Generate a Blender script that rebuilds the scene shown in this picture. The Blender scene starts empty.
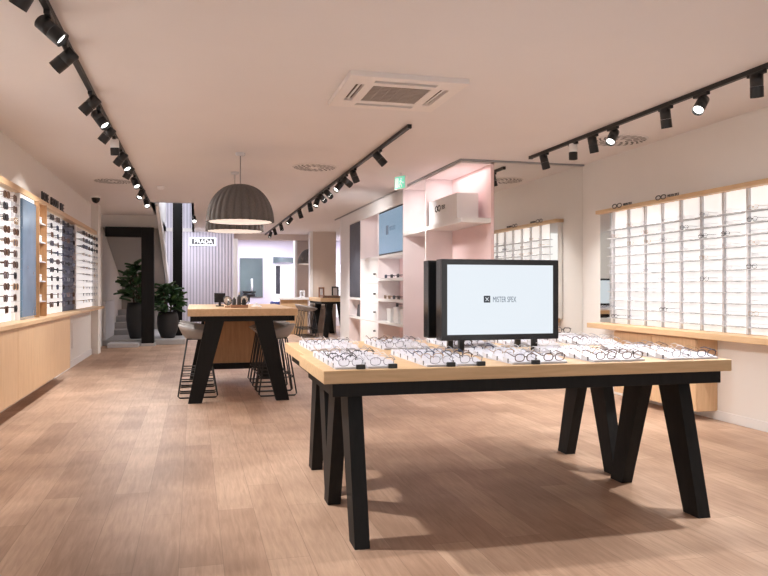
import bpy, bmesh, math, random
from mathutils import Vector, Matrix
random.seed(7)
PI = math.pi
sc = bpy.context.scene
COL = sc.collection
CEIL = 2.94
ORG = {}                      # world origin of each object built here

# ------------------------------------------------------------------ materials
def new_mat(name):
    m = bpy.data.materials.new(name); m.use_nodes = True
    nt = m.node_tree; bs = nt.nodes['Principled BSDF']
    return m, nt, bs

def mat(name, col, rough=0.5, metal=0.0, var=0.06, scale=30.0, emit=None, es=0.0, spec=0.5, bump=0.0):
    m, nt, bs = new_mat(name)
    tc = nt.nodes.new('ShaderNodeTexCoord'); nz = nt.nodes.new('ShaderNodeTexNoise')
    nz.inputs['Scale'].default_value = scale; nz.inputs['Detail'].default_value = 3
    nt.links.new(tc.outputs['Object'], nz.inputs['Vector'])
    mx = nt.nodes.new('ShaderNodeMix'); mx.data_type = 'RGBA'
    a = tuple(max(0, c * (1 - var)) for c in col) + (1,); b = tuple(min(1, c * (1 + var)) for c in col) + (1,)
    mx.inputs['A'].default_value = a; mx.inputs['B'].default_value = b
    nt.links.new(nz.outputs['Fac'], mx.inputs['Factor'])
    nt.links.new(mx.outputs['Result'], bs.inputs['Base Color'])
    bs.inputs['Roughness'].default_value = rough; bs.inputs['Metallic'].default_value = metal
    bs.inputs['Specular IOR Level'].default_value = spec
    if emit:
        bs.inputs['Emission Color'].default_value = (*emit, 1); bs.inputs['Emission Strength'].default_value = es
    if bump:
        bp = nt.nodes.new('ShaderNodeBump'); bp.inputs['Strength'].default_value = bump; bp.inputs['Distance'].default_value = 0.01
        nt.links.new(nz.outputs['Fac'], bp.inputs['Height']); nt.links.new(bp.outputs['Normal'], bs.inputs['Normal'])
    return m

def wood(name, c1, c2, stretch=(1.2, 14, 14), rough=0.45, spec=.5):
    m, nt, bs = new_mat(name)
    tc = nt.nodes.new('ShaderNodeTexCoord'); mp = nt.nodes.new('ShaderNodeMapping')
    mp.inputs['Scale'].default_value = stretch
    nz = nt.nodes.new('ShaderNodeTexNoise'); nz.inputs['Scale'].default_value = 3.0; nz.inputs['Detail'].default_value = 6
    nz.inputs['Roughness'].default_value = 0.6; nz.inputs['Distortion'].default_value = 0.4
    rp = nt.nodes.new('ShaderNodeValToRGB')
    rp.color_ramp.elements[0].position = 0.3; rp.color_ramp.elements[0].color = (*c1, 1)
    rp.color_ramp.elements[1].position = 0.7; rp.color_ramp.elements[1].color = (*c2, 1)
    L = nt.links.new
    L(tc.outputs['Object'], mp.inputs['Vector']); L(mp.outputs['Vector'], nz.inputs['Vector'])
    L(nz.outputs['Fac'], rp.inputs['Fac']); L(rp.outputs['Color'], bs.inputs['Base Color'])
    bs.inputs['Roughness'].default_value = rough; bs.inputs['Specular IOR Level'].default_value = spec
    return m

def floor_mat():
    m, nt, bs = new_mat('oak_planks'); L = nt.links.new
    tc = nt.nodes.new('ShaderNodeTexCoord'); mp = nt.nodes.new('ShaderNodeMapping')
    mp.inputs['Rotation'].default_value = (0, 0, PI / 2); mp.inputs['Location'].default_value = (0.31, 0.07, 0)
    L(tc.outputs['Object'], mp.inputs['Vector'])
    br = nt.nodes.new('ShaderNodeTexBrick')
    br.offset = 0.37; br.offset_frequency = 2; br.squash = 1.0
    for k, v in {'Scale': 1.0, 'Mortar Size': 0.0016, 'Mortar Smooth': 0.3, 'Bias': -0.1, 'Brick Width': 1.35, 'Row Height': 0.205}.items():
        br.inputs[k].default_value = v
    br.inputs['Color1'].default_value = FLOOR_A; br.inputs['Color2'].default_value = FLOOR_B
    br.inputs['Mortar'].default_value = (0.36, 0.235, 0.165, 1)
    L(mp.outputs['Vector'], br.inputs['Vector'])
    mp2 = nt.nodes.new('ShaderNodeMapping'); mp2.inputs['Scale'].default_value = (14, 1.1, 1)
    L(tc.outputs['Object'], mp2.inputs['Vector'])
    nz = nt.nodes.new('ShaderNodeTexNoise'); nz.inputs['Scale'].default_value = 3.2; nz.inputs['Detail'].default_value = 7
    nz.inputs['Roughness'].default_value = 0.62; nz.inputs['Distortion'].default_value = 0.6
    L(mp2.outputs['Vector'], nz.inputs['Vector'])
    rp = nt.nodes.new('ShaderNodeValToRGB')
    rp.color_ramp.elements[0].position = 0.28; rp.color_ramp.elements[0].color = (0.66, 0.62, 0.58, 1)
    rp.color_ramp.elements[1].position = 0.68; rp.color_ramp.elements[1].color = (1.0, 1.0, 1.0, 1)
    L(nz.outputs['Fac'], rp.inputs['Fac'])
    mu = nt.nodes.new('ShaderNodeMix'); mu.data_type = 'RGBA'; mu.blend_type = 'MULTIPLY'; mu.inputs['Factor'].default_value = 0.8
    L(br.outputs['Color'], mu.inputs['A']); L(rp.outputs['Color'], mu.inputs['B'])
    n2 = nt.nodes.new('ShaderNodeTexNoise'); n2.inputs['Scale'].default_value = 1.6; n2.inputs['Detail'].default_value = 2
    L(tc.outputs['Object'], n2.inputs['Vector'])
    r2 = nt.nodes.new('ShaderNodeValToRGB')
    r2.color_ramp.elements[0].position = 0.35; r2.color_ramp.elements[0].color = (0.76, 0.73, 0.71, 1)
    r2.color_ramp.elements[1].position = 0.65; r2.color_ramp.elements[1].color = (1, 1, 1, 1)
    L(n2.outputs['Fac'], r2.inputs['Fac'])
    m2 = nt.nodes.new('ShaderNodeMix'); m2.data_type = 'RGBA'; m2.blend_type = 'MULTIPLY'; m2.inputs['Factor'].default_value = 1
    L(mu.outputs['Result'], m2.inputs['A']); L(r2.outputs['Color'], m2.inputs['B'])
    L(m2.outputs['Result'], bs.inputs['Base Color'])
    bs.inputs['Roughness'].default_value = 0.5; bs.inputs['Specular IOR Level'].default_value = 0.35
    return m

def lens_mat(name, tint, fac):
    m = bpy.data.materials.new(name); m.use_nodes = True
    nt = m.node_tree; nt.nodes.clear()
    out = nt.nodes.new('ShaderNodeOutputMaterial'); mix = nt.nodes.new('ShaderNodeMixShader')
    tr = nt.nodes.new('ShaderNodeBsdfTransparent'); tr.inputs['Color'].default_value = (*tint, 1)
    gl = nt.nodes.new('ShaderNodeBsdfGlossy'); gl.inputs['Roughness'].default_value = 0.08; gl.inputs['Color'].default_value = (0.9, 0.9, 0.95, 1)
    mix.inputs['Fac'].default_value = fac
    nt.links.new(tr.outputs[0], mix.inputs[1]); nt.links.new(gl.outputs[0], mix.inputs[2]); nt.links.new(mix.outputs[0], out.inputs['Surface'])
    return m

FLOOR_A = (0.64, 0.445, 0.325, 1); FLOOR_B = (0.485, 0.315, 0.22, 1)
M = {}
M['floor'] = floor_mat()
M['wall'] = mat('wall_paint', (0.84, 0.81, 0.78), 0.85, var=0.02, scale=3)
M['wall_beige'] = mat('beige_plaster', (0.70, 0.60, 0.54), 0.85, var=0.03, scale=3)
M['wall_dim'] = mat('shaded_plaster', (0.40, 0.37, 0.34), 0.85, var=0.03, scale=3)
M['ceiling'] = mat('ceiling_paint', (0.80, 0.765, 0.765), 0.9, var=0.02, scale=2)
M['white'] = mat('white_paint', (0.85, 0.84, 0.84), 0.5, var=0.02, scale=6)
M['white_gloss'] = mat('white_lacquer', (0.86, 0.86, 0.88), 0.35, var=0.02)
M['pink'] = mat('pink_panel', (0.87, 0.66, 0.66), 0.6, var=0.03, scale=4)
M['palepink'] = mat('pale_pink_panel', (0.87, 0.80, 0.81), 0.6, var=0.02, scale=4)
M['lilac'] = mat('lilac_panel', (0.76, 0.73, 0.82), 0.55, var=0.03, scale=5)
M['oak'] = wood('oak_top', (0.57, 0.375, 0.20), (0.70, 0.49, 0.285), (1.0, 13, 13))
M['oak_y'] = wood('oak_counter', (0.61, 0.405, 0.225), (0.73, 0.51, 0.31), (13, 1.0, 13))
M['oak_v'] = wood('oak_veneer', (0.60, 0.395, 0.225), (0.71, 0.49, 0.30), (12, 12, 1.0))
M['oak_dark'] = wood('oak_shelf_side', (0.42, 0.23, 0.11), (0.56, 0.33, 0.17), (10, 10, 1.0))
M['walnut'] = wood('walnut_board', (0.16, 0.09, 0.06), (0.26, 0.15, 0.10), (1.0, 10, 10))
M['blackwood'] = wood('black_stained_wood', (0.005, 0.005, 0.0055), (0.010, 0.0098, 0.010), (12, 12, 1.5), 0.6, .25)
M['black'] = mat('black_plastic', (0.012, 0.012, 0.013), 0.4, var=0.1)
M['blackmetal'] = mat('black_metal', (0.02, 0.02, 0.02), 0.45, metal=0.3, var=0.1)
M['blackgloss'] = mat('gloss_black', (0.012, 0.012, 0.014), 0.15, var=0.1)
M['darkgrey'] = mat('dark_grey', (0.06, 0.06, 0.065), 0.5)
M['ventdark'] = mat('vent_shadow', (0.15, 0.115, 0.09), 0.8)
M['ventgrille'] = mat('vent_grille', (0.42, 0.36, 0.32), 0.6)
M['acpanel'] = mat('cassette_panel', (0.84, 0.79, 0.77), 0.6, var=0.02)
M['grey'] = mat('mid_grey', (0.34, 0.34, 0.36), 0.5)
M['lightgrey'] = mat('light_grey', (0.62, 0.62, 0.65), 0.5)
M['stone'] = mat('grey_stone', (0.50, 0.49, 0.49), 0.6, var=0.1, scale=8)
M['chrome'] = mat('chrome', (0.75, 0.75, 0.77), 0.2, metal=1.0, var=0.03)
M['felt'] = mat('grey_felt', (0.15, 0.138, 0.132), 0.95, var=0.22, scale=60, bump=0.15)
M['shade_in'] = mat('white_felt_lining', (0.85, 0.80, 0.75), 0.9, emit=(1, 0.93, 0.87), es=0.5)
M['seatgrey'] = mat('stool_shell_grey', (0.36, 0.34, 0.33), 0.55)
M['leaf'] = mat('leaf_green', (0.045, 0.11, 0.04), 0.4, var=0.45, scale=9)
M['stem'] = mat('stem_brown', (0.10, 0.065, 0.04), 0.8)
M['pot'] = mat('black_pot', (0.028, 0.028, 0.03), 0.6, bump=0.2)
M['soil'] = mat('potting_soil', (0.03, 0.02, 0.015), 0.95)
M['lilac_dark'] = mat('lilac_gap_shade', (0.52, 0.50, 0.59), 0.6)  # darker lilac puts the shade between the wall slats into the colour
M['mirror'] = mat('mirror_silver', (0.86, 0.86, 0.85), 0.02, metal=1.0, var=0.0)
M['smoke'] = mat('smoky_mirror', (0.20, 0.26, 0.28), 0.12, metal=0.6, var=0.15, scale=2)
M['blue'] = mat('blue_mirror', (0.13, 0.215, 0.32), 0.22, metal=0.2, var=0.45, scale=3.0)
M['navy'] = mat('navy_panel', (0.08, 0.105, 0.17), 0.35, var=0.25, scale=5)
M['slate'] = mat('slate_glass', (0.05, 0.053, 0.065), 0.5, var=0.5, scale=5)
M['glowR'] = mat('backlit_panel', (0.9, 0.9, 0.9), 0.6, var=0.0, emit=(1.0, 0.975, 0.955), es=0.56)
M['glowL'] = mat('backlit_panel_left', (0.9, 0.9, 0.9), 0.6, var=0.0, emit=(1.0, 0.975, 0.965), es=0.50)
M['glowback'] = mat('backlit_panel_rear', (0.9, 0.9, 0.9), 0.6, var=0.0, emit=(0.97, 0.96, 1.0), es=0.75)
M['screen'] = mat('lit_screen', (0.02, 0.02, 0.02), 0.3, var=0.0, emit=(0.80, 0.87, 0.935), es=0.97)
M['screenblue'] = mat('blue_lit_screen', (0.02, 0.02, 0.02), 0.25, var=0.0, emit=(0.22, 0.36, 0.50), es=0.85)
M['logo'] = mat('logo_ink', (0.03, 0.04, 0.06), 0.6, var=0.0)
M['logosoft'] = mat('logo_soft_ink', (0.02, 0.02, 0.03), 0.6, var=0.0, emit=(0.16, 0.22, 0.30), es=0.7)
M['lensglow'] = mat('lamp_glow', (0.9, 0.9, 0.9), 0.4, var=0.0, emit=(1, 0.97, 0.92), es=5.0)
M['signglow'] = mat('sign_glow', (0.9, 0.9, 0.9), 0.4, var=0.0, emit=(0.95, 0.97, 1.0), es=1.6)
M['signbox'] = mat('sign_box', (0.6, 0.62, 0.68), 0.4, var=0.0, emit=(0.75, 0.82, 0.95), es=0.9)
M['exitgreen'] = mat('exit_green', (0.2, 0.6, 0.42), 0.4, var=0.0, emit=(0.22, 0.70, 0.52), es=0.7)
M['exitwhite'] = mat('exit_white', (0.9, 0.9, 0.9), 0.4, var=0.0, emit=(0.8, 1.0, 0.92), es=0.8)
M['tray'] = mat('white_acrylic', (0.60, 0.60, 0.66), 0.4, var=0.05, scale=25)
M['acrylic'] = mat('clear_acrylic_edge', (0.50, 0.49, 0.50), 0.4, var=0.05)
M['rail'] = mat('grey_rail', (0.66, 0.64, 0.65), 0.45, var=0.05)
M['fr_black'] = mat('frame_black', (0.012, 0.012, 0.016), 0.3)
M['fr_tort'] = mat('frame_tortoise', (0.09, 0.038, 0.018), 0.3, var=0.6, scale=120)
M['fr_blue'] = mat('frame_navy', (0.03, 0.04, 0.09), 0.3)
M['fr_grey'] = mat('frame_grey', (0.30, 0.30, 0.34), 0.35)
M['fr_clear'] = mat('frame_pale_clear', (0.70, 0.69, 0.72), 0.3)
M['fr_gold'] = mat('frame_gold', (0.42, 0.27, 0.14), 0.3, metal=0.6)
M['lens'] = lens_mat('clear_lens', (0.97, 0.97, 0.99), 0.06)
M['lensbrown'] = mat('brown_lens', (0.075, 0.036, 0.02), 0.12, var=0.4, scale=30)
M['lensblack'] = mat('black_lens', (0.02, 0.02, 0.028), 0.1, var=0.2)
M['rod'] = lens_mat('clear_acrylic_shelf', (0.93, 0.93, 0.94), 0.10)
M['glass'] = lens_mat('pane_glass', (0.93, 0.95, 0.98), 0.10)
M['paper'] = mat('paper_white', (0.85, 0.84, 0.83), 0.7)
M['bluebench'] = mat('blue_fabric', (0.06, 0.09, 0.26), 0.8)
M['tan'] = mat('tan_case', (0.42, 0.22, 0.13), 0.6)

# ------------------------------------------------------------------ mesh helpers
class MB:
    def __init__(s): s.b = bmesh.new()
    def _set(s, faces, mi):
        for f in faces: f.material_index = mi
    def hexa(s, p, mi=0, bevel=0.0):
        v = [s.b.verts.new(q) for q in p]
        idx = [(0, 1, 2, 3), (7, 6, 5, 4), (0, 4, 5, 1), (1, 5, 6, 2), (2, 6, 7, 3), (3, 7, 4, 0)]
        fs = [s.b.faces.new([v[i] for i in t]) for t in idx]
        s._set(fs, mi)
        bmesh.ops.recalc_face_normals(s.b, faces=fs)
        if bevel:
            es = list({e for f in fs for e in f.edges})
            r = bmesh.ops.bevel(s.b, geom=es, offset=bevel, segments=2, profile=0.5, affect='EDGES')
            s._set(r['faces'], mi)
        return s
    def box(s, x0, x1, y0, y1, z0, z1, mi=0, bevel=0.0):
        x0, x1 = sorted((x0, x1)); y0, y1 = sorted((y0, y1)); z0, z1 = sorted((z0, z1))
        return s.hexa([(x0, y0, z0), (x0, y1, z0), (x1, y1, z0), (x1, y0, z0), (x0, y0, z1), (x0, y1, z1), (x1, y1, z1), (x1, y0, z1)], mi, bevel)
    def prism(s, poly, axis, a, b, mi=0):
        def P(u, v, w):
            return {'x': (w, u, v), 'y': (u, w, v), 'z': (u, v, w)}[axis]
        A = [s.b.verts.new(P(u, v, a)) for u, v in poly]; B = [s.b.verts.new(P(u, v, b)) for u, v in poly]
        n = len(poly); fs = [s.b.faces.new(A), s.b.faces.new(B[::-1])]
        for i in range(n): fs.append(s.b.faces.new([A[i], B[i], B[(i + 1) % n], A[(i + 1) % n]]))
        s._set(fs, mi); bmesh.ops.recalc_face_normals(s.b, faces=fs); return s
    def tube(s, pts, r, n=6, mi=0, closed=False, smooth=True):
        pts = [Vector(p) for p in pts]; N = len(pts); rings = []
        for i, p in enumerate(pts):
            if closed: d = pts[(i + 1) % N] - pts[i - 1]
            else: d = pts[min(i + 1, N - 1)] - pts[max(i - 1, 0)]
            d.normalize()
            up = Vector((0, 0, 1)) if abs(d.z) < 0.9 else Vector((0, 1, 0))
            a = d.cross(up).normalized(); c = d.cross(a).normalized()
            rings.append([s.b.verts.new(p + a * (r * math.cos(2 * PI * k / n)) + c * (r * math.sin(2 * PI * k / n))) for k in range(n)])
        fs = []
        for i in range(N if closed else N - 1):
            A, B = rings[i], rings[(i + 1) % N]
            for k in range(n): fs.append(s.b.faces.new([A[k], A[(k + 1) % n], B[(k + 1) % n], B[k]]))
        if not closed: fs.append(s.b.faces.new(rings[0][::-1])); fs.append(s.b.faces.new(rings[-1]))
        for f in fs: f.smooth = smooth
        s._set(fs, mi); bmesh.ops.recalc_face_normals(s.b, faces=fs); return s
    def cyl(s, p0, p1, r0, r1=None, n=20, mi=0, cap=True, smooth=True):
        p0, p1 = Vector(p0), Vector(p1); r1 = r0 if r1 is None else r1
        d = (p1 - p0).normalized(); up = Vector((0, 0, 1)) if abs(d.z) < 0.9 else Vector((0, 1, 0))
        a = d.cross(up).normalized(); c = d.cross(a).normalized()
        R = [[s.b.verts.new(p + a * (r * math.cos(2 * PI * k / n)) + c * (r * math.sin(2 * PI * k / n))) for k in range(n)] for p, r in ((p0, r0), (p1, r1))]
        fs = [s.b.faces.new([R[0][k], R[0][(k + 1) % n], R[1][(k + 1) % n], R[1][k]]) for k in range(n)]
        for f in fs: f.smooth = smooth
        if cap: fs += [s.b.faces.new(R[0][::-1]), s.b.faces.new(R[1])]
        s._set(fs, mi); bmesh.ops.recalc_face_normals(s.b, faces=fs); return s
    def lathe(s, prof, c=(0, 0, 0), n=32, mi=0, smooth=True, wob=None):
        rings = []
        for r, z in prof:
            ring = []
            for k in range(n):
                rr = r * (1 + (wob(k) if wob else 0))
                ring.append(s.b.verts.new((c[0] + rr * math.cos(2 * PI * k / n), c[1] + rr * math.sin(2 * PI * k / n), c[2] + z)))
            rings.append(ring)
        fs = []
        for A, B in zip(rings, rings[1:]):
            for k in range(n):
                f = s.b.faces.new([A[k], A[(k + 1) % n], B[(k + 1) % n], B[k]]); f.smooth = smooth; fs.append(f)
        s._set(fs, mi); bmesh.ops.recalc_face_normals(s.b, faces=fs); return s
    def ngon(s, pts, mi=0):
        f = s.b.faces.new([s.b.verts.new(p) for p in pts]); f.material_index = mi; return s

def build(name, mb, mats, parent=None, base=None, label=None, cat=None, group=None, kind=None):
    """ONE mesh object from world-space geometry; origin at its parent's (or at base)."""
    org = Vector(ORG[parent]) if parent is not None else Vector(base if base else (0, 0, 0))
    me = bpy.data.meshes.new(name)
    mb.b.to_mesh(me); mb.b.free()
    me.transform(Matrix.Translation(-org))
    for m in (mats if isinstance(mats, (list, tuple)) else [mats]): me.materials.append(M[m] if isinstance(m, str) else m)
    o = bpy.data.objects.new(name, me); COL.objects.link(o)
    if parent is not None: o.parent = parent
    else: o.location = org
    ORG[o] = tuple(org)
    tag(o, label, cat, group, kind)
    return o
def tag(o, label=None, cat=None, group=None, kind=None):
    if label: o['label'] = label
    if cat: o['category'] = cat
    if group: o['group'] = group
    if kind: o['kind'] = kind
def thing(name, loc, label, cat, group=None):
    o = bpy.data.objects.new(name, None); COL.objects.link(o); o.empty_display_size = 0.05
    o.location = loc; ORG[o] = tuple(loc); tag(o, label, cat, group); return o
def struct(name, mb, mats, label=None): return build(name, mb, mats, kind='structure', label=label)
def dup(root, loc, rot=None, label=None, group=None):
    def cp(o, par):
        c = o.copy(); COL.objects.link(c); c.parent = par
        for ch in o.children: cp(ch, c)
        return c
    r = cp(root, None); r.location = loc
    if rot is not None: r.rotation_euler = rot
    if label: r['label'] = label
    if group: r['group'] = group
    return r
def lettering(name, txt, size, origin, xdir, ydir, m, parent, sx=1.0, depth=0.003):
    """Raised letters; xdir/ydir are the world reading and up directions, origin is the lower left corner."""
    cu = bpy.data.curves.new(name, 'FONT'); cu.body = txt; cu.size = size; cu.extrude = depth / 2
    t = bpy.data.objects.new(name, cu); COL.objects.link(t)
    bpy.context.view_layer.update()
    me = bpy.data.meshes.new_from_object(t.evaluated_get(bpy.context.evaluated_depsgraph_get()))
    bpy.data.objects.remove(t); bpy.data.curves.remove(cu)
    X = Vector(xdir).normalized(); Y = Vector(ydir).normalized(); Z = X.cross(Y)
    mt = Matrix(((X.x * sx, Y.x, Z.x, origin[0]), (X.y * sx, Y.y, Z.y, origin[1]), (X.z * sx, Y.z, Z.z, origin[2]), (0, 0, 0, 1)))
    me.transform(Matrix.Translation(-Vector(ORG[parent])) @ mt)
    me.materials.clear(); me.materials.append(M[m])
    o = bpy.data.objects.new(name, me); COL.objects.link(o); o.parent = parent; ORG[o] = ORG[parent]
    return o
ORD = ['first', 'second', 'third', 'fourth', 'fifth', 'sixth', 'seventh', 'eighth', 'ninth', 'tenth', 'eleventh', 'twelfth', 'thirteenth', 'fourteenth', 'fifteenth']

# ------------------------------------------------------------------ the setting
XL, XR, YM = -1.95, 5.01, 8.71
struct('floor', MB().box(XL - 0.3, 6.0, -2.5, 27, -0.1, 0), 'floor')
c = MB()
HX0, HX1, HY0, HY1 = -0.78, -0.05, 14.6, 21.9           # stairwell opening
c.box(XL - 0.3, HX0, -2.5, 27, CEIL, CEIL + .1); c.box(HX1, 6.0, -2.5, 27, CEIL, CEIL + .1)
c.box(HX0, HX1, -2.5, HY0, CEIL, CEIL + .1); c.box(HX0, HX1, HY1, 27, CEIL, CEIL + .1)
struct('ceiling', c, 'ceiling')
c = MB(); c.box(HX0 - .05, HX0, HY0 - .05, HY1 + .1, CEIL, 4.6); c.box(HX1, HX1 + .05, HY0 - .05, HY1 + .1, CEIL, 4.6)
c.box(HX0, HX1, HY0 - .05, HY0, CEIL, 4.6); c.box(HX0 - .05, HX1 + .05, HY0 - .05, HY1 + .1, 4.6, 4.7)
struct('wall_stairwell', c, 'white')
w = MB(); w.box(XL - .2, XL, -2.5, 15.3, 0, CEIL)
w.box(XL - .2, XL - .04, 15.3, 23.5, 0, CEIL); w.box(XL - .04, XL + .13, 15.24, 15.62, 0, CEIL)
struct('wall_left', w, 'wall')
struct('baseboard_left', MB().box(XL, XL + .015, 11.28, 15.24, 0, .11), 'white')
struct('wall_right', MB().box(XR, XR + .2, -2.5, YM + .2, 0, CEIL), 'wall')
struct('baseboard_right', MB().box(XR - .015, XR, -2.5, YM - .02, 0, .09), 'white')
w = MB(); w.box(3.76, 5.2, YM + .06, YM + .16, 0, CEIL); w.box(3.76, 3.90, YM + .06, 16.6, 0, CEIL); w.box(3.9, 5.4, 16.4, 16.6, 0, CEIL); w.box(5.2, 5.4, 16.4, 25, 0, CEIL)
struct('wall_inner', w, 'wall')
# grey strip paints in the shadow gap above shelf unit and mirror
struct('shadow_gap_strip', MB().box(3.262, 3.284, 8.70, 17.2, CEIL - .022, CEIL - .002).box(3.262, XR, 8.672, 8.694, CEIL - .022, CEIL - .002), 'grey')
# rear of the shop
w = MB(); w.box(3.07, 3.9, 22.6, 22.7, 0, CEIL)
struct('wall_rear', w, 'wall_beige')
struct('wall_lintel', MB().box(1.0, 3.9, 22.3, 22.5, 2.76, CEIL), 'wall_beige')
struct('wall_back', MB().box(-2.2, 5.4, 24.9, 25.1, 0, CEIL), 'lilac')
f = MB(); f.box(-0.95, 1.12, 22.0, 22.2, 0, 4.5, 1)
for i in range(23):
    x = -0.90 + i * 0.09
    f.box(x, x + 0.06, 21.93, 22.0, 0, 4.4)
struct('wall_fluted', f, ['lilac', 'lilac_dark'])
struct('trim_2', MB().box(1.12, 1.25, 21.9, 22.2, 0, 2.76).box(3.0, 3.068, 22.3, 22.7, 0, 2.76), 'white')
p = MB(); p.box(3.33, 4.01, 20.9, 21.15, 0, CEIL)
struct('pillar', p, 'wall_beige')
struct('trim_3', MB().box(3.24, 3.325, 20.88, 21.15, 0, CEIL), 'white')

# ------------------------------------------------------------------ staircase corner at the rear left
struct('wall_over_frame', MB().box(XL - .04, -.80, 17.28, 17.4, 2.66, CEIL), 'wall')
t = thing('stair_portal', (-1.0, 17.2, 0), 'black timber portal framing the alcove under the stairs', 'frame')
build('post', MB().box(-1.14, -.87, 17.1, 17.36, .06, 2.66, 0, .01), 'blackwood', t)
build('beam', MB().box(-1.90, -1.14, 17.1, 17.36, 2.44, 2.66, 0, .01), 'blackwood', t)
build('plinth', MB().box(-1.17, -.84, 17.06, 17.4, 0, .06, 0, .005), 'stone', t)
o = build('column', MB().box(-.51, -.28, 18.75, 18.97, .12, 4.2, 0, .01), 'blackwood', None, (-.395, 18.86, .12), 'black square column standing right of the potted plants', 'column')
t = thing('stone_platform', (-1.1, 18.5, 0), 'low grey stone platform carrying the two potted plants', 'platform')
build('slab', MB().box(-1.99, -.20, 17.42, 21.9, 0, .12, 0, .01), 'stone', t)
build('step', MB().box(-1.82, -1.18, 16.75, 17.40, 0, .09, 0, .01), 'lightgrey', t)
t = thing('staircase', (-1.35, 19.8, .12), 'white staircase rising above the plant alcove at the rear', 'stairs')
s_ = MB()
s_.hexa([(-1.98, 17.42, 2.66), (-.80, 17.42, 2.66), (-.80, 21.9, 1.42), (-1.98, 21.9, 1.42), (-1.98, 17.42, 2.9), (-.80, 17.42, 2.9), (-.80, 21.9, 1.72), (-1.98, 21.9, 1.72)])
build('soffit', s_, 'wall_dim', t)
s_ = MB()
s_.hexa([(-.775, 15.7, 3.0), (-.70, 15.7, 3.0), (-.70, 21.9, 1.38), (-.775, 21.9, 1.38), (-.775, 15.7, 3.3), (-.70, 15.7, 3.3), (-.70, 21.9, 1.72), (-.775, 21.9, 1.72)])
build('stringer', s_, 'white', t)
for i in range(4):
    build('step', MB().box(-1.98, -1.30, 19.3 + i * .5, 19.82 + i * .5, .12, .26 + i * .15, 0, .008), 'stone', t)
s_ = MB().box(-1.985, -1.93, 17.5, 19.4, .12, 1.0, 0, .01)
build('side_panel', s_, 'white', t)
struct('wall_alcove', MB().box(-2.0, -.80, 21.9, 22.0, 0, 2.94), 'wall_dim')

def plant(loc, R, Hp, zt, n, spread, seed, label, lift):
    rnd = random.Random(seed)
    t = thing('potted_plant', loc, label, 'plant', 'potted plants by the staircase')
    x, y, z = loc
    prof = [(R * .55, 0), (R * .62, .01), (R * .9, Hp * .3), (R, Hp * .55), (R * .96, Hp * .8), (R * .84, Hp), (R * .76, Hp), (R * .76, Hp - .05)]
    pm = MB().lathe(prof, loc, 28); pm.ngon([(x + R * .55 * math.cos(2 * PI * k / 28), y + R * .55 * math.sin(2 * PI * k / 28), z) for k in range(28)])
    build('pot', pm, 'pot', t)
    build('soil', MB().ngon([(x + R * .77 * math.cos(2 * PI * k / 20), y + R * .77 * math.sin(2 * PI * k / 20), z + Hp - .04) for k in range(20)]), 'soil', t)
    fo = MB()
    for st in range(5):
        a = 2 * PI * st / 5 + rnd.random(); top = (x + spread * .35 * math.cos(a), y + spread * .35 * math.sin(a), z + zt * rnd.uniform(.72, .95))
        base = (x + .05 * math.cos(a), y + .05 * math.sin(a), z + Hp - .05)
        mid = ((base[0] + top[0]) / 2 + .02, (base[1] + top[1]) / 2, (base[2] + top[2]) / 2)
        build('stem', MB().tube([base, mid, top], .012, 6), 'stem', t)
    for i in range(n):
        a = rnd.uniform(0, 2 * PI); h = rnd.uniform(0, 1) ** .8
        zz = z + Hp + lift + h * (zt - Hp - .12 - lift); rad = spread * (0.25 + .75 * math.sin(PI * min(1, .25 + .7 * h))) * rnd.uniform(.45, 1)
        L = rnd.uniform(.20, .32); W = L * rnd.uniform(.5, .66)
        d = Vector((math.cos(a), math.sin(a), rnd.uniform(-.35, .8))).normalized()
        sd = Vector((-math.sin(a), math.cos(a), rnd.uniform(-.3, .3))).normalized(); nn = d.cross(sd)
        b = Vector((x + (rad - L * .5) * math.cos(a), y + (rad - L * .5) * math.sin(a), zz))
        prof = [(0, 0.03), (.2, .33), (.45, .5), (.7, .42), (.9, .18), (1, 0.0)]
        up = [fo.b.verts.new(b + d * (L * u) + sd * (W * v) - nn * (.10 * L * u * u)) for u, v in prof]
        ce = [fo.b.verts.new(b + d * (L * u) - nn * (.04 + .10 * L * u * u)) for u, v in prof]
        dn = [fo.b.verts.new(b + d * (L * u) - sd * (W * v) - nn * (.10 * L * u * u)) for u, v in prof]
        for q in range(5):
            fo.b.faces.new([up[q], up[q + 1], ce[q + 1], ce[q]]); fo.b.faces.new([ce[q], ce[q + 1], dn[q + 1], dn[q]])
    build('foliage', fo, 'leaf', t)
plant((-1.31, 17.95, .12), .225, .84, 1.86, 120, .40, 3, 'tall leafy plant in a high black pot, inside the black portal', .02)
plant((-.60, 17.98, .12), .25, .62, 1.36, 130, .41, 5, 'bushy green plant in a round black pot, right of the black portal', -.02)

# ------------------------------------------------------------------ ceiling fittings
t = thing('air_conditioner', (1.62, 5.85, CEIL), 'square white ceiling cassette air conditioner with central grille', 'air conditioner')
ax0, ax1, ay0, ay1 = 1.14, 2.09, 5.36, 6.31
def ring(mb, x0, x1, y0, y1, X0, X1, Y0, Y1, z0, z1, mi=0):
    mb.box(X0, X1, Y0, y0, z0, z1, mi); mb.box(X0, X1, y1, Y1, z0, z1, mi); mb.box(X0, x0, y0, y1, z0, z1, mi); mb.box(x1, X1, y0, y1, z0, z1, mi)
pn = MB()
gx0, gx1, gy0, gy1 = ax0 + .235, ax1 - .235, ay0 + .235, ay1 - .235
ring(pn, gx0, gx1, gy0, gy1, ax0 + .16, ax1 - .16, ay0 + .16, ay1 - .16, CEIL - .04, CEIL - .012)
ring(pn, ax0 + .09, ax1 - .09, ay0 + .09, ay1 - .09, ax0, ax1, ay0, ay1, CEIL - .04, CEIL - .001)
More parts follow.
